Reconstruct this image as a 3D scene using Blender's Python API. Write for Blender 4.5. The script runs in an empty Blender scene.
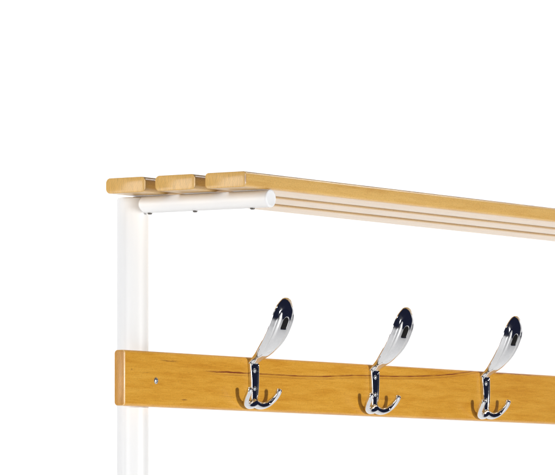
import bpy, bmesh, math, random
from mathutils import Vector
random.seed(7)
S = bpy.context.scene
C = S.collection
PI = math.pi

# ------------------------------------------------------------------ camera
RX, RY = 0.555, 0.832                      # camera's right direction in plan
n_ = math.hypot(RX, RY); RX /= n_; RY /= n_
RIGHT = Vector((RX, RY, 0)); FWD = Vector((RY, -RX, 0))
ZB = 1.450                                 # underside of the hook board
CAMP = Vector((0, 0, 0)) - FWD * 7.53 + RIGHT * 0.246
CAMP.z = ZB - 0.2275
def W(v): return Vector((v[0], -v[1], v[2]))     # plan coordinates are laid out with +Y to the front of the rack; the world has the front at -Y
cam = bpy.data.cameras.new('camera'); co = bpy.data.objects.new('camera', cam); C.objects.link(co)
co.location = W(CAMP)
co.rotation_euler = (PI / 2, 0, math.atan2(-FWD.y, FWD.x) - PI / 2)
cam.sensor_width = 36; cam.lens = 4685 / 555 * 36
cam.shift_y = (547 - 237.5) / 555
cam.clip_start = 0.1; cam.clip_end = 200
S.camera = co
S.render.resolution_x = 1024; S.render.resolution_y = 876

# ------------------------------------------------------------------ world + lamps (a dark studio round a lit white sweep)
w = bpy.data.worlds.new('World'); S.world = w; w.use_nodes = True
bg = w.node_tree.nodes['Background']
bg.inputs[0].default_value = (0.30, 0.36, 0.80, 1); bg.inputs[1].default_value = 0.045
S.view_settings.view_transform = 'Standard'; S.view_settings.look = 'None'
S.view_settings.exposure = 0; S.view_settings.gamma = 1

def area(name, loc, target, sx, sy, power, color=(1, 1, 1)):
    l = bpy.data.lights.new(name, 'AREA'); l.shape = 'RECTANGLE'; l.size = sx; l.size_y = sy
    l.energy = power; l.color = color; loc = W(loc); target = W(target)
    o = bpy.data.objects.new(name, l); C.objects.link(o); o.location = loc
    o.rotation_euler = (Vector(target) - Vector(loc)).to_track_quat('-Z', 'Y').to_euler()
    return o
MID = Vector((0.35, 0.05, 1.6))
# key: straight in front of the board (shadows of the prongs fall straight back)
area('key_lamp', (0.55, 4.2, 1.62), (0.4, 0, 1.6), 0.28, 0.28, 132, (1, 1, 0.99))
# broad fill from the left, for the end grain and the left flanks
area('fill_lamp', (-3.8, -0.1, 1.9), (0.2, 0, 1.6), 1.2, 2.0, 78)
area('rim_lamp', (-3.0, -2.2, 1.8), (0.2, 0, 1.6), 1.3, 2.0, 42)
area('camera_side_lamp', tuple(MID - FWD * 4.6 + Vector((0, 0, 1.2))), MID, 1.8, 1.4, 3)
# lamps on the sweep
for k in (-1, 1):
    p = MID + FWD * 1.7 + RIGHT * (2.0 * k); p.z = 3.5
    t = MID + FWD * 3.6 + RIGHT * (0.6 * k); t.z = 1.7
    area('sweep_lamp', p, t, 1.6, 1.2, 50)
area('floor_lamp', (0.3, -1.1, 3.9), (0.4, 1.2, 0), 2.2, 1.6, 30)

# ------------------------------------------------------------------ helpers
def new_mat(name):
    m = bpy.data.materials.new(name); m.use_nodes = True
    return m, m.node_tree, m.node_tree.nodes['Principled BSDF']

class NT:
    def __init__(s, nt): s.nt = nt
    def n(s, t, **kw):
        x = s.nt.nodes.new(t)
        for k, v in kw.items(): setattr(x, k, v)
        return x
    def set(s, sock, v):
        if hasattr(v, 'is_output'): s.nt.links.new(v, sock)
        else: sock.default_value = v
    def math(s, op, a, b=None, c=None, clamp=False):
        x = s.n('ShaderNodeMath', operation=op); x.use_clamp = clamp
        s.set(x.inputs[0], a)
        if b is not None: s.set(x.inputs[1], b)
        if c is not None: s.set(x.inputs[2], c)
        return x.outputs[0]
    def noise(s, vec, scale, detail=3, rough=0.5, dist=0):
        x = s.n('ShaderNodeTexNoise'); s.set(x.inputs['Vector'], vec)
        x.inputs['Scale'].default_value = scale; x.inputs['Detail'].default_value = detail
        x.inputs['Roughness'].default_value = rough; x.inputs['Distortion'].default_value = dist
        return x.outputs['Fac']
    def mapping(s, vec, sc, loc=(0, 0, 0)):
        x = s.n('ShaderNodeMapping'); s.set(x.inputs['Vector'], vec)
        x.inputs['Scale'].default_value = sc; x.inputs['Location'].default_value = loc
        return x.outputs[0]
    def ramp(s, f, pts):
        x = s.n('ShaderNodeValToRGB'); s.set(x.inputs[0], f)
        e = x.color_ramp.elements
        while len(e) < len(pts): e.new(0.5)
        for q, (p, c) in zip(e, pts): q.position = p; q.color = (*c, 1) if len(c) == 3 else c
        return x.outputs[0]
    def mix(s, f, a, b, mode='MIX'):
        x = s.n('ShaderNodeMix', data_type='RGBA', blend_type=mode)
        s.set(x.inputs[0], f); s.set(x.inputs[6], a if hasattr(a, 'is_output') else (*a, 1)); s.set(x.inputs[7], b if hasattr(b, 'is_output') else (*b, 1))
        return x.outputs[2]

def wood(name, light, mid, dark, endc, marks=(), line=None, rough=0.38, fleck=0.5, coat=0.25, edge_highlight=None):
    """grain runs along local X; 'marks' are knots and mineral streaks at their own place in the wood"""
    m, nt, bs = new_mat(name); N = NT(nt)
    tc = N.n('ShaderNodeTexCoord'); P = tc.outputs['Object']
    sx = N.n('ShaderNodeSeparateXYZ'); nt.links.new(P, sx.inputs[0]); X, Y, Z = sx.outputs
    geo = N.n('ShaderNodeNewGeometry')
    # per-object offset so no two slats share their grain
    oi = N.n('ShaderNodeObjectInfo')
    off = N.n('ShaderNodeVectorMath', operation='SCALE'); off.inputs[0].default_value = (3.1, 5.3, 2.7); nt.links.new(oi.outputs['Random'], off.inputs['Scale'])
    ad = N.n('ShaderNodeVectorMath', operation='ADD'); nt.links.new(P, ad.inputs[0]); nt.links.new(off.outputs[0], ad.inputs[1])
    Q = ad.outputs[0]
    g1 = N.noise(N.mapping(Q, (2.2, 30, 30)), 3.2, 5, 0.6, 0.5)          # broad bands
    g2 = N.noise(N.mapping(Q, (6, 160, 160)), 6.0, 4, 0.65, 0.2)          # fine grain
    g3 = N.noise(N.mapping(Q, (60, 420, 420)), 3.0, 2, 0.6)               # pores / ray flecks
    g4 = N.noise(Q, 6.0, 3, 0.5)                                         # blotch
    f = N.math('ADD', N.math('MULTIPLY', g1, 0.45), N.math('MULTIPLY', g2, 0.40))
    f = N.math('ADD', f, N.math('MULTIPLY', g4, 0.15))
    col = N.ramp(f, [(0.36, dark), (0.48, mid), (0.62, light)])
    fl = N.ramp(g3, [(0.60, (0, 0, 0)), (0.74, (1, 1, 1))])
    col = N.mix(N.math('MULTIPLY', fl, 0.35 * fleck), col, tuple(c * 0.55 for c in dark))
    g5 = N.noise(N.mapping(Q, (1, 3, 3)), 260, 3, 0.7)                    # planer chatter and tiny specks
    col = N.mix(1.0, col, N.ramp(g5, [(0.32, (0.80, 0.78, 0.74)), (0.5, (0.98, 0.98, 0.98)), (0.7, (1.0, 1.0, 1.0))]), 'MULTIPLY')
    # end grain: arcs + pores on faces that look along X
    sn = N.n('ShaderNodeSeparateXYZ'); nt.links.new(tc.outputs['Normal'], sn.inputs[0])
    isend = N.ramp(N.math('ABSOLUTE', sn.outputs[0]), [(0.80, (0, 0, 0)), (0.93, (1, 1, 1))])
    wv = N.n('ShaderNodeTexWave', wave_type='RINGS', rings_direction='X')
    nt.links.new(N.mapping(Q, (1, 1, 1), (0, 0.09, 0.13)), wv.inputs['Vector'])
    wv.inputs['Scale'].default_value = 85; wv.inputs['Distortion'].default_value = 2.2; wv.inputs['Detail'].default_value = 2
    wv.inputs['Detail Scale'].default_value = 2
    e2 = N.noise(N.mapping(Q, (1, 1, 1)), 900, 2, 0.6)
    e3 = N.noise(N.mapping(Q, (1, 90, 14)), 5, 3, 0.6)
    ef = N.math('ADD', N.math('MULTIPLY', wv.outputs['Fac'], 0.05), N.math('ADD', N.math('MULTIPLY', e2, 0.35), N.math('MULTIPLY', e3, 0.6)))
    ecol = N.ramp(ef, [(0.30, tuple(c * 0.78 for c in endc)), (0.50, endc), (0.68, tuple(min(1, c * 1.18) for c in endc))])
    col = N.mix(isend, col, ecol)
    if edge_highlight:                                             # pale highlight painted into the colour of the end arris
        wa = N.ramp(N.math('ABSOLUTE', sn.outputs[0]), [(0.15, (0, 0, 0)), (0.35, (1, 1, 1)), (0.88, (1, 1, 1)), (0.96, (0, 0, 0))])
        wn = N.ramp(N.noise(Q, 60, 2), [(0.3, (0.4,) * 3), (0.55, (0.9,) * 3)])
        col = N.mix(N.math('MULTIPLY', wa, wn), col, edge_highlight)
    # marks: (x, z, half length, half height, strength, colour)
    warp = N.math('MULTIPLY', N.math('SUBTRACT', N.noise(N.mapping(Q, (14, 60, 60)), 3, 3, 0.6), 0.5), 0.006)
    for (x0, z0, lx, lz, st, cc, *ylim) in marks:
        dx = N.math('DIVIDE', N.math('SUBTRACT', X, x0), lx)
        dz = N.math('DIVIDE', N.math('SUBTRACT', N.math('ADD', Z, warp), z0), lz)
        r = N.math('SQRT', N.math('ADD', N.math('MULTIPLY', dx, dx), N.math('MULTIPLY', dz, dz)))
        a = N.ramp(r, [(0.25, (st,) * 3), (1.0, (0, 0, 0))])
        if ylim: a = N.math('MULTIPLY', a, N.math('LESS_THAN', Y, ylim[0]))
        col = N.mix(a, col, cc)
    if line:
        fc = N.n('ShaderNodeFloatCurve'); cv = fc.mapping.curves[0]
        xs, pts, wd, st, cc = line
        cv.points[0].location = pts[0]; cv.points[1].location = pts[-1]
        for p in pts[1:-1]: cv.points.new(*p)
        fc.mapping.update()
        nt.links.new(N.math('DIVIDE', X, xs), fc.inputs['Value'])
        zl = N.math('MULTIPLY', fc.outputs[0], 0.1)
        d = N.math('ABSOLUTE', N.math('SUBTRACT', N.math('ADD', Z, N.math('MULTIPLY', warp, 0.25)), zl))
        brk = N.ramp(N.noise(N.mapping(Q, (9, 1, 1)), 3, 2), [(0.3, (0.45,) * 3), (0.6, (1,) * 3)])
        a = N.math('MULTIPLY', N.ramp(N.math('DIVIDE', d, wd), [(0.25, (st,) * 3), (1.0, (0, 0, 0))]), brk)
        start = N.ramp(X, [(0.22, (0, 0, 0)), (0.30, (1, 1, 1))])
        a = N.math('MULTIPLY', a, start)
        # a fainter twin line just under it
        d2 = N.math('ABSOLUTE', N.math('SUBTRACT', d, 0.0042))
        a2 = N.math('MULTIPLY', N.math('MULTIPLY', N.ramp(N.math('DIVIDE', d2, wd * 0.8), [(0.2, (st * 0.45,) * 3), (1.0, (0, 0, 0))]), start), brk)
        above = N.math('GREATER_THAN', zl, Z)
        a2 = N.math('MULTIPLY', a2, above)
        col = N.mix(N.math('MAXIMUM', a, a2), col, cc)
    nt.links.new(col, bs.inputs['Base Color'])
    bs.inputs['Roughness'].default_value = rough
    bs.inputs['Specular IOR Level'].default_value = 0.35
    bs.inputs['Coat Weight'].default_value = coat; bs.inputs['Coat Roughness'].default_value = 0.18
    bp = N.n('ShaderNodeBump'); bp.inputs['Strength'].default_value = 0.12; bp.inputs['Distance'].default_value = 0.0006
    nt.links.new(N.math('ADD', g2, N.math('MULTIPLY', g3, 0.6)), bp.inputs['Height']); nt.links.new(bp.outputs[0], bs.inputs['Normal'])
    return m

RED = (0.20, 0.035, 0.008); BRN = (0.22, 0.075, 0.014)
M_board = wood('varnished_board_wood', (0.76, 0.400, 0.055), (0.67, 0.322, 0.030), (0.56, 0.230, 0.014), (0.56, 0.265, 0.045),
    marks=[(0.125, 0.0757, 0.030, 0.0018, 0.75, BRN), (0.168, 0.0138, 0.011, 0.0015, 0.8, BRN), (0.290, 0.0625, 0.065, 0.0020, 0.95, RED),
           (0.020, 0.0585, 0.0035, 0.0016, 0.55, BRN), (0.008, 0.060, 0.006, 0.003, 0.0, BRN), (0.06, 0.055, 0.02, 0.001, 0.3, BRN),
           (0.30, 0.022, 0.03, 0.001, 0.3, BRN), (0.78, 0.03, 0.04, 0.0012, 0.3, BRN), (1.20, 0.0885, 0.16, 0.0022, 0.75, RED)],
    line=(1.3, [(0.0, 0.62), (0.20, 0.625), (0.31, 0.628), (0.427, 0.635), (0.546, 0.70), (0.627, 0.715), (0.746, 0.785), (0.81, 0.86), (0.85, 0.92), (1.0, 0.99)], 0.0019, 0.95, RED),
    rough=0.36, fleck=1.0, coat=0.22, edge_highlight=(0.88, 0.66, 0.36))
M_slat = wood('oiled_slat_wood', (0.76, 0.480, 0.150), (0.70, 0.415, 0.115), (0.61, 0.330, 0.076), (0.68, 0.395, 0.100), rough=0.45, fleck=0.9, coat=0.7)
M_slat_front = wood('oiled_slat_wood_with_split', (0.76, 0.480, 0.150), (0.70, 0.415, 0.115), (0.61, 0.330, 0.076), (0.68, 0.395, 0.100),
    marks=[(0.062, 0.0242, 0.065, 0.0020, 0.8, (0.16, 0.07, 0.02), -0.0690), (0.0, 0.0120, 0.0022, 0.0125, 0.75, (0.22, 0.09, 0.025), -0.0762), (0.70, 0.0246, 1.0, 0.0016, 0.85, (0.22, 0.10, 0.03), -0.0690)], rough=0.45, fleck=0.9, coat=0.7)

m, nt, bs = new_mat('white_powder_coat'); M_white = m; N = NT(nt)
tc = N.n('ShaderNodeTexCoord')
bs.inputs['Base Color'].default_value = (0.86, 0.86, 0.85, 1); bs.inputs['Roughness'].default_value = 0.42
bp = N.n('ShaderNodeBump'); bp.inputs['Strength'].default_value = 0.05; bp.inputs['Distance'].default_value = 0.0004
nt.links.new(N.noise(tc.outputs['Object'], 700, 2), bp.inputs['Height']); nt.links.new(bp.outputs[0], bs.inputs['Normal'])

m, nt, bs = new_mat('white_plastic'); M_cap = m; N = NT(nt); tc = N.n('ShaderNodeTexCoord')
nt.links.new(N.ramp(N.noise(tc.outputs['Object'], 60, 2), [(0.3, (0.80, 0.80, 0.80)), (0.7, (0.84, 0.84, 0.84))]), bs.inputs['Base Color'])
bs.inputs['Roughness'].default_value = 0.5

def metal(name, colr, rough, bump=0.0, scale=200):
    m, nt, bs = new_mat(name); N = NT(nt); tc = N.n('ShaderNodeTexCoord')
    bs.inputs['Metallic'].default_value = 1
    f = N.noise(tc.outputs['Object'], scale, 3)
    nt.links.new(N.ramp(f, [(0.3, tuple(c * 0.93 for c in colr)), (0.7, colr)]), bs.inputs['Base Color'])
    nt.links.new(N.math('MULTIPLY_ADD', f, 0.06, rough - 0.03), bs.inputs['Roughness'])
    if bump:
        bp = N.n('ShaderNodeBump'); bp.inputs['Strength'].default_value = bump; bp.inputs['Distance'].default_value = 0.002
        nt.links.new(N.noise(tc.outputs['Object'], 55, 2), bp.inputs['Height']); nt.links.new(bp.outputs[0], bs.inputs['Normal'])
    return m
M_chrome = metal('polished_chrome', (0.80, 0.80, 0.80), 0.07, 0.22)
M_screw = metal('zinc_screw', (0.55, 0.56, 0.58), 0.32)
M_under = metal('dull_steel', (0.13, 0.12, 0.11), 0.5)
m, nt, bs = new_mat('reflection_black'); M_black = m; N = NT(nt); tc = N.n('ShaderNodeTexCoord')  # black that paints the dark studio reflection on each hook blade
nt.links.new(N.ramp(N.noise(tc.outputs['Object'], 300, 2), [(0.3, (0.003, 0.003, 0.003)), (0.7, (0.007, 0.006, 0.006))]), bs.inputs['Base Color'])
bs.inputs['Roughness'].default_value = 0.7; bs.inputs['Specular IOR Level'].default_value = 0.15
m, nt, bs = new_mat('white_paper_sweep'); M_sweep = m; N = NT(nt); tc = N.n('ShaderNodeTexCoord')
nt.links.new(N.ramp(N.noise(tc.outputs['Object'], 2, 2), [(0.3, (0.88, 0.88, 0.88)), (0.7, (0.90, 0.90, 0.90))]), bs.inputs['Base Color'])
bs.inputs['Roughness'].default_value = 0.9

def obj(name, bm, mat, parent=None, origin=(0, 0, 0), smooth=35):
    """bm holds world coordinates; origin is where the object's own origin goes"""
    for v in bm.verts: v.co = W(v.co)
    o3 = W(origin)
    bmesh.ops.translate(bm, verts=bm.verts, vec=-o3)
    bmesh.ops.recalc_face_normals(bm, faces=bm.faces)
    for f in bm.faces: f.smooth = True
    lim = math.radians(smooth)
    for e in bm.edges:
        if len(e.link_faces) == 2 and e.calc_face_angle(0) > lim: e.smooth = False
    me = bpy.data.meshes.new(name); bm.to_mesh(me); bm.free(); me.materials.append(mat)
    o = bpy.data.objects.new(name, me); C.objects.link(o)
    pw = Vector((0, 0, 0)); p = parent
    while p: pw += p.location; p = p.parent
    o.parent = parent; o.location = o3 - pw
    return o

def rings(bm, rs, cap=True):
    vs = [[bm.verts.new(p) for p in r] for r in rs]
    n = len(vs[0])
    for a, b in zip(vs, vs[1:]):
        for i in range(n): bm.faces.new((a[i], a[(i + 1) % n], b[(i + 1) % n], b[i]))
    if cap: bm.faces.new(vs[0][::-1]); bm.faces.new(vs[-1])
    return vs

def plank(x0, x1, y0, y1, z0, z1, r, e=0.0012):
    """a long board, rounded long arrises, tiny eased ends"""
    def prof(x, ins):
        out = []; rr = r - ins * 0.3
        ya, yb, za, zb = y0 + ins, y1 - ins, z0 + ins, z1 - ins
        for cx, cz, a0 in ((yb - rr, zb - rr, 0), (ya + rr, zb - rr, 90), (ya + rr, za + rr, 180), (yb - rr, za + rr, 270)):
            for k in range(7):
                a = math.radians(a0 + 15 * k); out.append((x, cx + rr * math.cos(a), cz + rr * math.sin(a)))
        return out
    bm = bmesh.new()
    rs = [prof(x0, e), prof(x0 + e * 0.3, e * 0.3), prof(x0 + e, 0), prof(x0 + e * 1.4, 0), prof(x0 + e * 3, 0)]
    for k in range(1, 12): rs.append(prof(x0 + (x1 - x0) * k / 12, 0))
    rs += [prof(x1 - e * 1.4, 0), prof(x1 - e, 0), prof(x1 - e * 0.3, e * 0.3), prof(x1, e)]
    rings(bm, rs); return bm

def lathe(prof, c, axis, seg=40):
    """prof: (distance along axis, radius)"""
    ax = Vector(axis).normalized(); u = ax.orthogonal().normalized(); v = ax.cross(u); c = Vector(c)
    bm = bmesh.new()
    rings(bm, [[c + ax * d + (u * math.cos(2 * PI * k / seg) + v * math.sin(2 * PI * k / seg)) * max(r, 1e-5) for k in range(seg)] for d, r in prof])
    return bm

# ------------------------------------------------------------------ setting: the white sweep
bm = bmesh.new(); prof = []
R_ = 1.2; back = 3.6
for d in (-9.5, -6, -3, 0, back - R_ - 0.3): prof.append((d, 0.0))
for k in range(0, 13):
    a = PI / 2 * k / 12; prof.append((back - R_ + R_ * math.sin(a), R_ - R_ * math.cos(a)))
for z in (2.2, 3.0, 3.7): prof.append((back, z))
prev = None
for d, z in prof:
    row = [bm.verts.new((MID.x + FWD.x * d + RIGHT.x * s, MID.y + FWD.y * d + RIGHT.y * s, z)) for s in (-5.0, -2, 1.5, 4.2)]
    if prev:
        for i in range(3): bm.faces.new((prev[i], prev[i + 1], row[i + 1], row[i]))
    prev = row
sw = obj('backdrop', bm, M_sweep); sw['kind'] = 'structure'

# ------------------------------------------------------------------ the rack
XP = 0.088; YP = -0.0464; RP = 0.0258           # post
XS = 0.020; XE = 1.80                            # slat ends
ZS = 1.7935; TS = 0.0248                         # slat underside, thickness
YF = 0.222; WS = 0.0785; PITCH = 0.0975
RA = 0.0140
rack = bpy.data.objects.new('coat_rack', None); C.objects.link(rack); rack.location = W((XP, YP, 0))
rack.empty_display_size = 0.1
rack['label'] = 'white tube coat rack with slatted wooden shelf above a board of three chrome hooks'
rack['category'] = 'coat rack'

slat_y = [YF - WS / 2 - PITCH * k for k in range(3)]
for k, yc in enumerate(slat_y):
    y0, y1 = yc - WS / 2, yc + WS / 2
    o = obj('shelf_slat', plank(XS, XE, y0, y1, ZS, ZS + TS, 0.0078 if k else 0.0056), M_slat if k else M_slat_front, rack, (XS, y0, ZS))

T = 0.0205
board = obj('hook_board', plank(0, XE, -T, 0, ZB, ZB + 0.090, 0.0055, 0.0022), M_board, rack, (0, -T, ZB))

def post(x):
    zt = ZS - 0.003
    bm = lathe([(0.004, RP - 0.003), (0.0, RP - 0.001), (0.004, RP), (0.4, RP), (0.8, RP), (1.2, RP), (zt - 0.003, RP), (zt - 0.001, RP - 0.0008), (zt, RP - 0.0025)][1:], (x, YP, 0), (0, 0, 1), 64)
    return obj('post', bm, M_white, rack, (x, YP, 0))
def arm(x):
    zc = ZS - RA - 0.0006
    a = obj('support_arm', lathe([(0, RA), (0.1, RA), (0.2, RA), (YF - YP - 0.004, RA)], (x, YP + 0.004, zc), (0, 1, 0), 56), M_white, rack, (x, YP, zc))
    obj('end_cap', lathe([(0.0, RA + 0.0004), (0.0018, RA + 0.0005), (0.0030, RA - 0.0002), (0.0036, RA - 0.0022), (0.0030, RA - 0.0040), (0.0030, 0.0)], (x, YF - 0.0005, zc), (0, 1, 0), 56), M_cap, a, (x, YF, zc))
    for yc in (slat_y[0] + 0.006, slat_y[1] - 0.008, slat_y[2]):
        bm = lathe([(-0.004, 0.0036), (0.0008, 0.0038), (0.0018, 0.0034), (0.0023, 0.0024), (0.0023, 0)], (x, yc, zc - RA), (0, 0, -1), 20)
        obj('screw', bm, M_under, a, (x, yc, zc - RA))
    return a
for x in (XP, XE - 0.068):
    post(x); arm(x)

def pan_screw(x, y, z, r, parent, slot=True):
    """domed head with a cross recess, axis +Y"""
    bm = bmesh.new(); seg = 32; nr = 9; prev = None
    def h(rr, a):
        d = 0.0022 * (1 - (rr / r) ** 2.6) + 0.0003
        px, pz = rr * math.cos(a + 0.5), rr * math.sin(a + 0.5)
        if slot and ((abs(px) < r * 0.15 and abs(pz) < r * 0.62) or (abs(pz) < r * 0.15 and abs(px) < r * 0.62)): d -= 0.0016
        return d
    rs = []
    rs.append([(x + r * math.cos(2 * PI * k / seg), y - 0.0008, z + r * math.sin(2 * PI * k / seg)) for k in range(seg)])
    for j in range(nr, -1, -1):
        rr = r * max(j / nr, 0.01)
        rs.append([(x + rr * math.cos(2 * PI * k / seg), y + h(rr, 2 * PI * k / seg), z + rr * math.sin(2 * PI * k / seg)) for k in range(seg)])
    rings(bm, rs)
    return obj('screw', bm, M_screw, parent, (x, y, z))
for x in (XP, XE - 0.068):
    pan_screw(x, 0.0, ZB + 0.0425, 0.0055, board)

# ------------------------------------------------------------------ hooks (built once, copied)
def lerp(tab, v):
    if v <= tab[0][0]: return tab[0][1]
    for (a, p), (b, q) in zip(tab, tab[1:]):
        if v <= b: return p + (q - p) * (v - a) / (b - a)
    return tab[-1][1]
def cr(pts, n):
    """Catmull-Rom through points"""
    P = [Vector(p) for p in pts]; P = [P[0] * 2 - P[1]] + P + [P[-1] * 2 - P[-2]]
    out = []
    for i in range(1, len(P) - 2):
        for k in range(n):
            t = k / n; a, b, c, d = P[i - 1:i + 3]
            out.append(0.5 * ((2 * b) + (c - a) * t + (2 * a - 5 * b + 4 * c - d) * t * t + (3 * b - a - 3 * c + d) * t ** 3))
    out.append(P[-2]); return out
def sstep(a, b, v):
    t = max(0, min(1, (v - a) / (b - a))); return t * t * (3 - 2 * t)

ZT = 0.0790                                 # top of the plate above the board's underside
def make_hook(X):
    # back plate: tapered solid bar with a dished front between two raised edges
    H0, H1 = 0.011, ZT
    bm = bmesh.new(); rs = []
    for k in range(31):
        t = k / 30; z = H0 + (H1 - H0) * t
        hw = 0.0080 + 0.0044 * t
        if t < 0.1: hw *= 0.80 + 0.20 * math.sin(t / 0.1 * PI / 2)
        th = 0.0062 + 0.0012 * math.sin(t * PI) ; dish = 0.0016 * sstep(0, 0.08, t) * (1 - sstep(0.93, 1.0, t)); rim = 0.0016
        rs.append([(X - hw, 0.0004, ZB + z), (X - hw, th - 0.0012, ZB + z), (X - hw + 0.0005, th - 0.0002, ZB + z), (X - hw + rim, th, ZB + z), (X - hw + rim + 0.0007, th - dish, ZB + z),
                   (X - hw * 0.4, th - dish, ZB + z), (X, th - dish, ZB + z), (X + hw * 0.4, th - dish, ZB + z),
                   (X + hw - rim - 0.0007, th - dish, ZB + z), (X + hw - rim, th, ZB + z), (X + hw - 0.0005, th - 0.0002, ZB + z), (X + hw, th - 0.0012, ZB + z), (X + hw, 0.0004, ZB + z)])
    rings(bm, rs)
    hook = obj('coat_hook', bm, M_chrome, rack, (X, 0, ZB + H0), 40)

    # hat blade: runs up and out from the plate, leans out to the slot, then turns upright; broad, with a round end
    raw = cr([(0, 0.0035, 0.0765), (0, 0.0130, 0.0838), (0, 0.0272, 0.0925), (0, 0.0425, 0.1060), (0, 0.0562, 0.1240), (0, 0.0662, 0.1440),
              (0, 0.0724, 0.1610), (0, 0.0765, 0.1740), (0, 0.0795, 0.1862)], 12)
    L = [0]
    for a, b in zip(raw, raw[1:]): L.append(L[-1] + (b - a).length)
    Lt = L[-1]; spine = []; m_ = 150
    for k in range(m_ + 1):
        d = Lt * math.sin(PI / 2 * k / m_) ** 0.9 if k else 0.0
        i = 0
        while i < len(raw) - 2 and d > L[i + 1]: i += 1
        u = (d - L[i]) / max(1e-9, L[i + 1] - L[i]); spine.append((d / Lt, raw[i].lerp(raw[i + 1], min(1, u)), (raw[i + 1] - raw[i]).normalized()))
    # smooth tangents
    tg_ = [sum((spine[max(0, min(m_, k + q))][2] for q in range(-5, 6)), Vector()).normalized() for k in range(m_ + 1)]
    n = m_ + 1; NT_ = 90
    wt = [(0, .0122), (.08, .0145), (.16, .0192), (.25, .0240), (.35, .0274), (.46, .0294), (.58, .0308), (.70, .0306), (.85, .0290), (1, .0275)]
    def wsm(s):
        return sum(lerp(wt, max(0, min(1, s + q * .02))) for q in (-2, -1, 0, 1, 2)) / 5
    def turn(x): return 0.1722 - 0.0125 * min(1.15, abs(x) / 0.024) ** 2.2
    def soft(v, k=0.0030): return 0.5 * (v + math.sqrt(v * v + k * k)) 
    def surf(i, j, back):
        s, p, _ = spine[i]; tg = tg_[i]
        t = math.sin(PI / 2 * (j / NT_ * 2 - 1))
        hw = wsm(s)
        e = max(0.0, (s - 0.70) / 0.30); hw *= math.sqrt(max(0.0009, 1 - e ** 2.6))
        x = t * hw
        nrm = Vector((0, tg.z, -tg.y))                       # faces out (+Y) and down
        edge = abs(x) / max(1e-6, wsm(s)); r2 = max(edge, e * 0.92)
        hy = min(1.0, math.hypot(edge, e * 0.88))
        bend = -0.0085 * (wsm(s) / 0.030) * hy ** 4.2         # the border rolls back all round
        rim = 0.0012 * math.exp(-((hy - 0.80) / 0.08) ** 2) * sstep(0.25, 0.45, s) * (1 - sstep(0.72, 0.86, s))
        rim -= 0.0013 * math.exp(-((edge - 0.60) / 0.075) ** 2) * sstep(0.20, 0.40, s) * (1 - sstep(0.74, 0.84, s))
        q = p + Vector((x, 0, 0)) + nrm * (bend + rim)
        q.y -= soft(q.z - turn(x)) * 0.32 * (1 - 0.9 * sstep(0.25, 1.0, edge))
        z = q.z
        ms = (1 - sstep(0.0070, 0.0082, abs(x))) * sstep(0.1352, 0.1362, z) * (1 - sstep(0.1538 - 0.006 * (abs(x) / 0.008) ** 2.5, 0.1550 - 0.006 * (abs(x) / 0.008) ** 2.5, z))
        if back: q -= nrm * (0.0028 - 0.0012 * hy)
        else: q -= nrm * (ms * 0.0016)
        return (X + q.x, q.y, ZB + q.z)
    bm = bmesh.new()
    rs = []
    for i in range(n):
        rs.append([surf(i, j, False) for j in range(NT_ + 1)] + [surf(i, j, True) for j in range(NT_, -1, -1)])
    rings(bm, rs)
    blade = obj('hat_blade', bm, M_chrome, hook, (X, 0.0035, ZB + 0.0765), 60)
    # slot with black pad, added in place of a dark reflection in the chrome
    def on(x, z, dep):
        for i in range(n - 1):
            a, b = spine[i][1], spine[i + 1][1]
            if a.z <= z <= b.z:
                tg = tg_[i]; nr = Vector((0, tg.z, -tg.y))
                y = a.y + (b.y - a.y) * (z - a.z) / max(1e-9, b.z - a.z)
                return Vector((X + x, y - soft(z - turn(x)) * 0.32, ZB + z)) + nr * dep
    bm = bmesh.new(); outl = []
    zt = 0.1540; hw = 0.0074
    for a in range(0, 181, 15):
        outl.append((hw * math.cos(math.radians(a)), zt - 0.006 + 0.006 * math.sin(math.radians(a))))
    for zz in (0.144, 0.140, 0.1358): outl.append((-hw, zz))
    for zz in (0.1358, 0.140, 0.144): outl.append((hw, zz))
    loops = []
    for dep, sc in ((-0.0018, 1.0), (0.0002, 1.0), (0.0005, 0.92)):
        zc = 0.1445
        loops.append([on(x * sc, zc + (z - zc) * sc, dep) for x, z in outl])
    rings(bm, loops)
    obj('reflection_pad', bm, M_black, blade, (X, 0.066, ZB + 0.1445))

    # double prong at the foot
    for sg in (-1, 1):
        path = cr([(0.0, 0.0045, 0.0135), (0.010, 0.0050, 0.0105), (0.021, 0.0062, 0.0095), (0.033, 0.0100, 0.0125), (0.0405, 0.0165, 0.0205), (0.0430, 0.0225, 0.0290), (0.0432, 0.0250, 0.0350)], 8)
        bm = bmesh.new(); rs = []; K = len(path)
        for i, p in enumerate(path):
            tg = (path[min(i + 1, K - 1)] - path[max(i - 1, 0)]).normalized()
            sd = tg.cross(Vector((0, 1, 0.3))).normalized(); up = sd.cross(tg).normalized()
            s = i / (K - 1)
            ra = 0.0078 - 0.0027 * sstep(0, .6, s) + 0.0003 * sstep(0.8, 0.95, s); rb = ra * 0.92
            rs.append([p + sd * ra * math.cos(2 * PI * k / 20) + up * rb * math.sin(2 * PI * k / 20) for k in range(20)])
        tg = (path[-1] - path[-2]).normalized(); last = rs[-1]; c = path[-1]
        for a in (25, 50, 70, 86):
            rs.append([c + (Vector(q) - c) * math.cos(math.radians(a)) + tg * 0.0036 * math.sin(math.radians(a)) for q in last])
        tg0 = (path[1] - path[0]).normalized()
        rs = [[Vector((X + sg * q[0], q[1], ZB + q[2])) for q in r] for r in rs]
        rings(bm, rs)
        obj('prong', bm, M_chrome, hook, (X, 0.0045, ZB + 0.0135), 60)
    for zz, r in ((0.0675, 0.0042), (0.0375, 0.0042)):
        pan_screw(X, 0.0052, ZB + zz, r, hook)
    return hook

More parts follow.
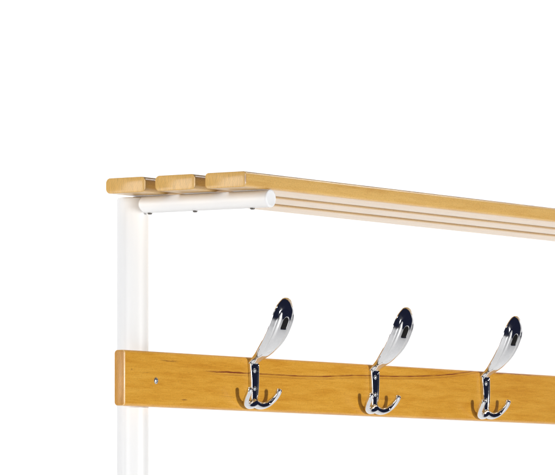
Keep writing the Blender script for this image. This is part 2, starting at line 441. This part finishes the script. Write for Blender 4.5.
HX = [0.3670, 0.7410, 1.1150]
h0 = make_hook(HX[0])
def copy_part(o, parent):
    c = o.copy(); C.objects.link(c); c.parent = parent
    for ch in list(o.children): copy_part(ch, c)
    return c
hooks = [h0]
for x in HX[1:]:
    c = copy_part(h0, rack); c.location = h0.location + Vector((x - HX[0], 0, 0)); c.rotation_euler.y = math.radians(0.9 if len(hooks) == 1 else -1.1); hooks.append(c)
for h in hooks: h['group'] = 'chrome hooks along the board'
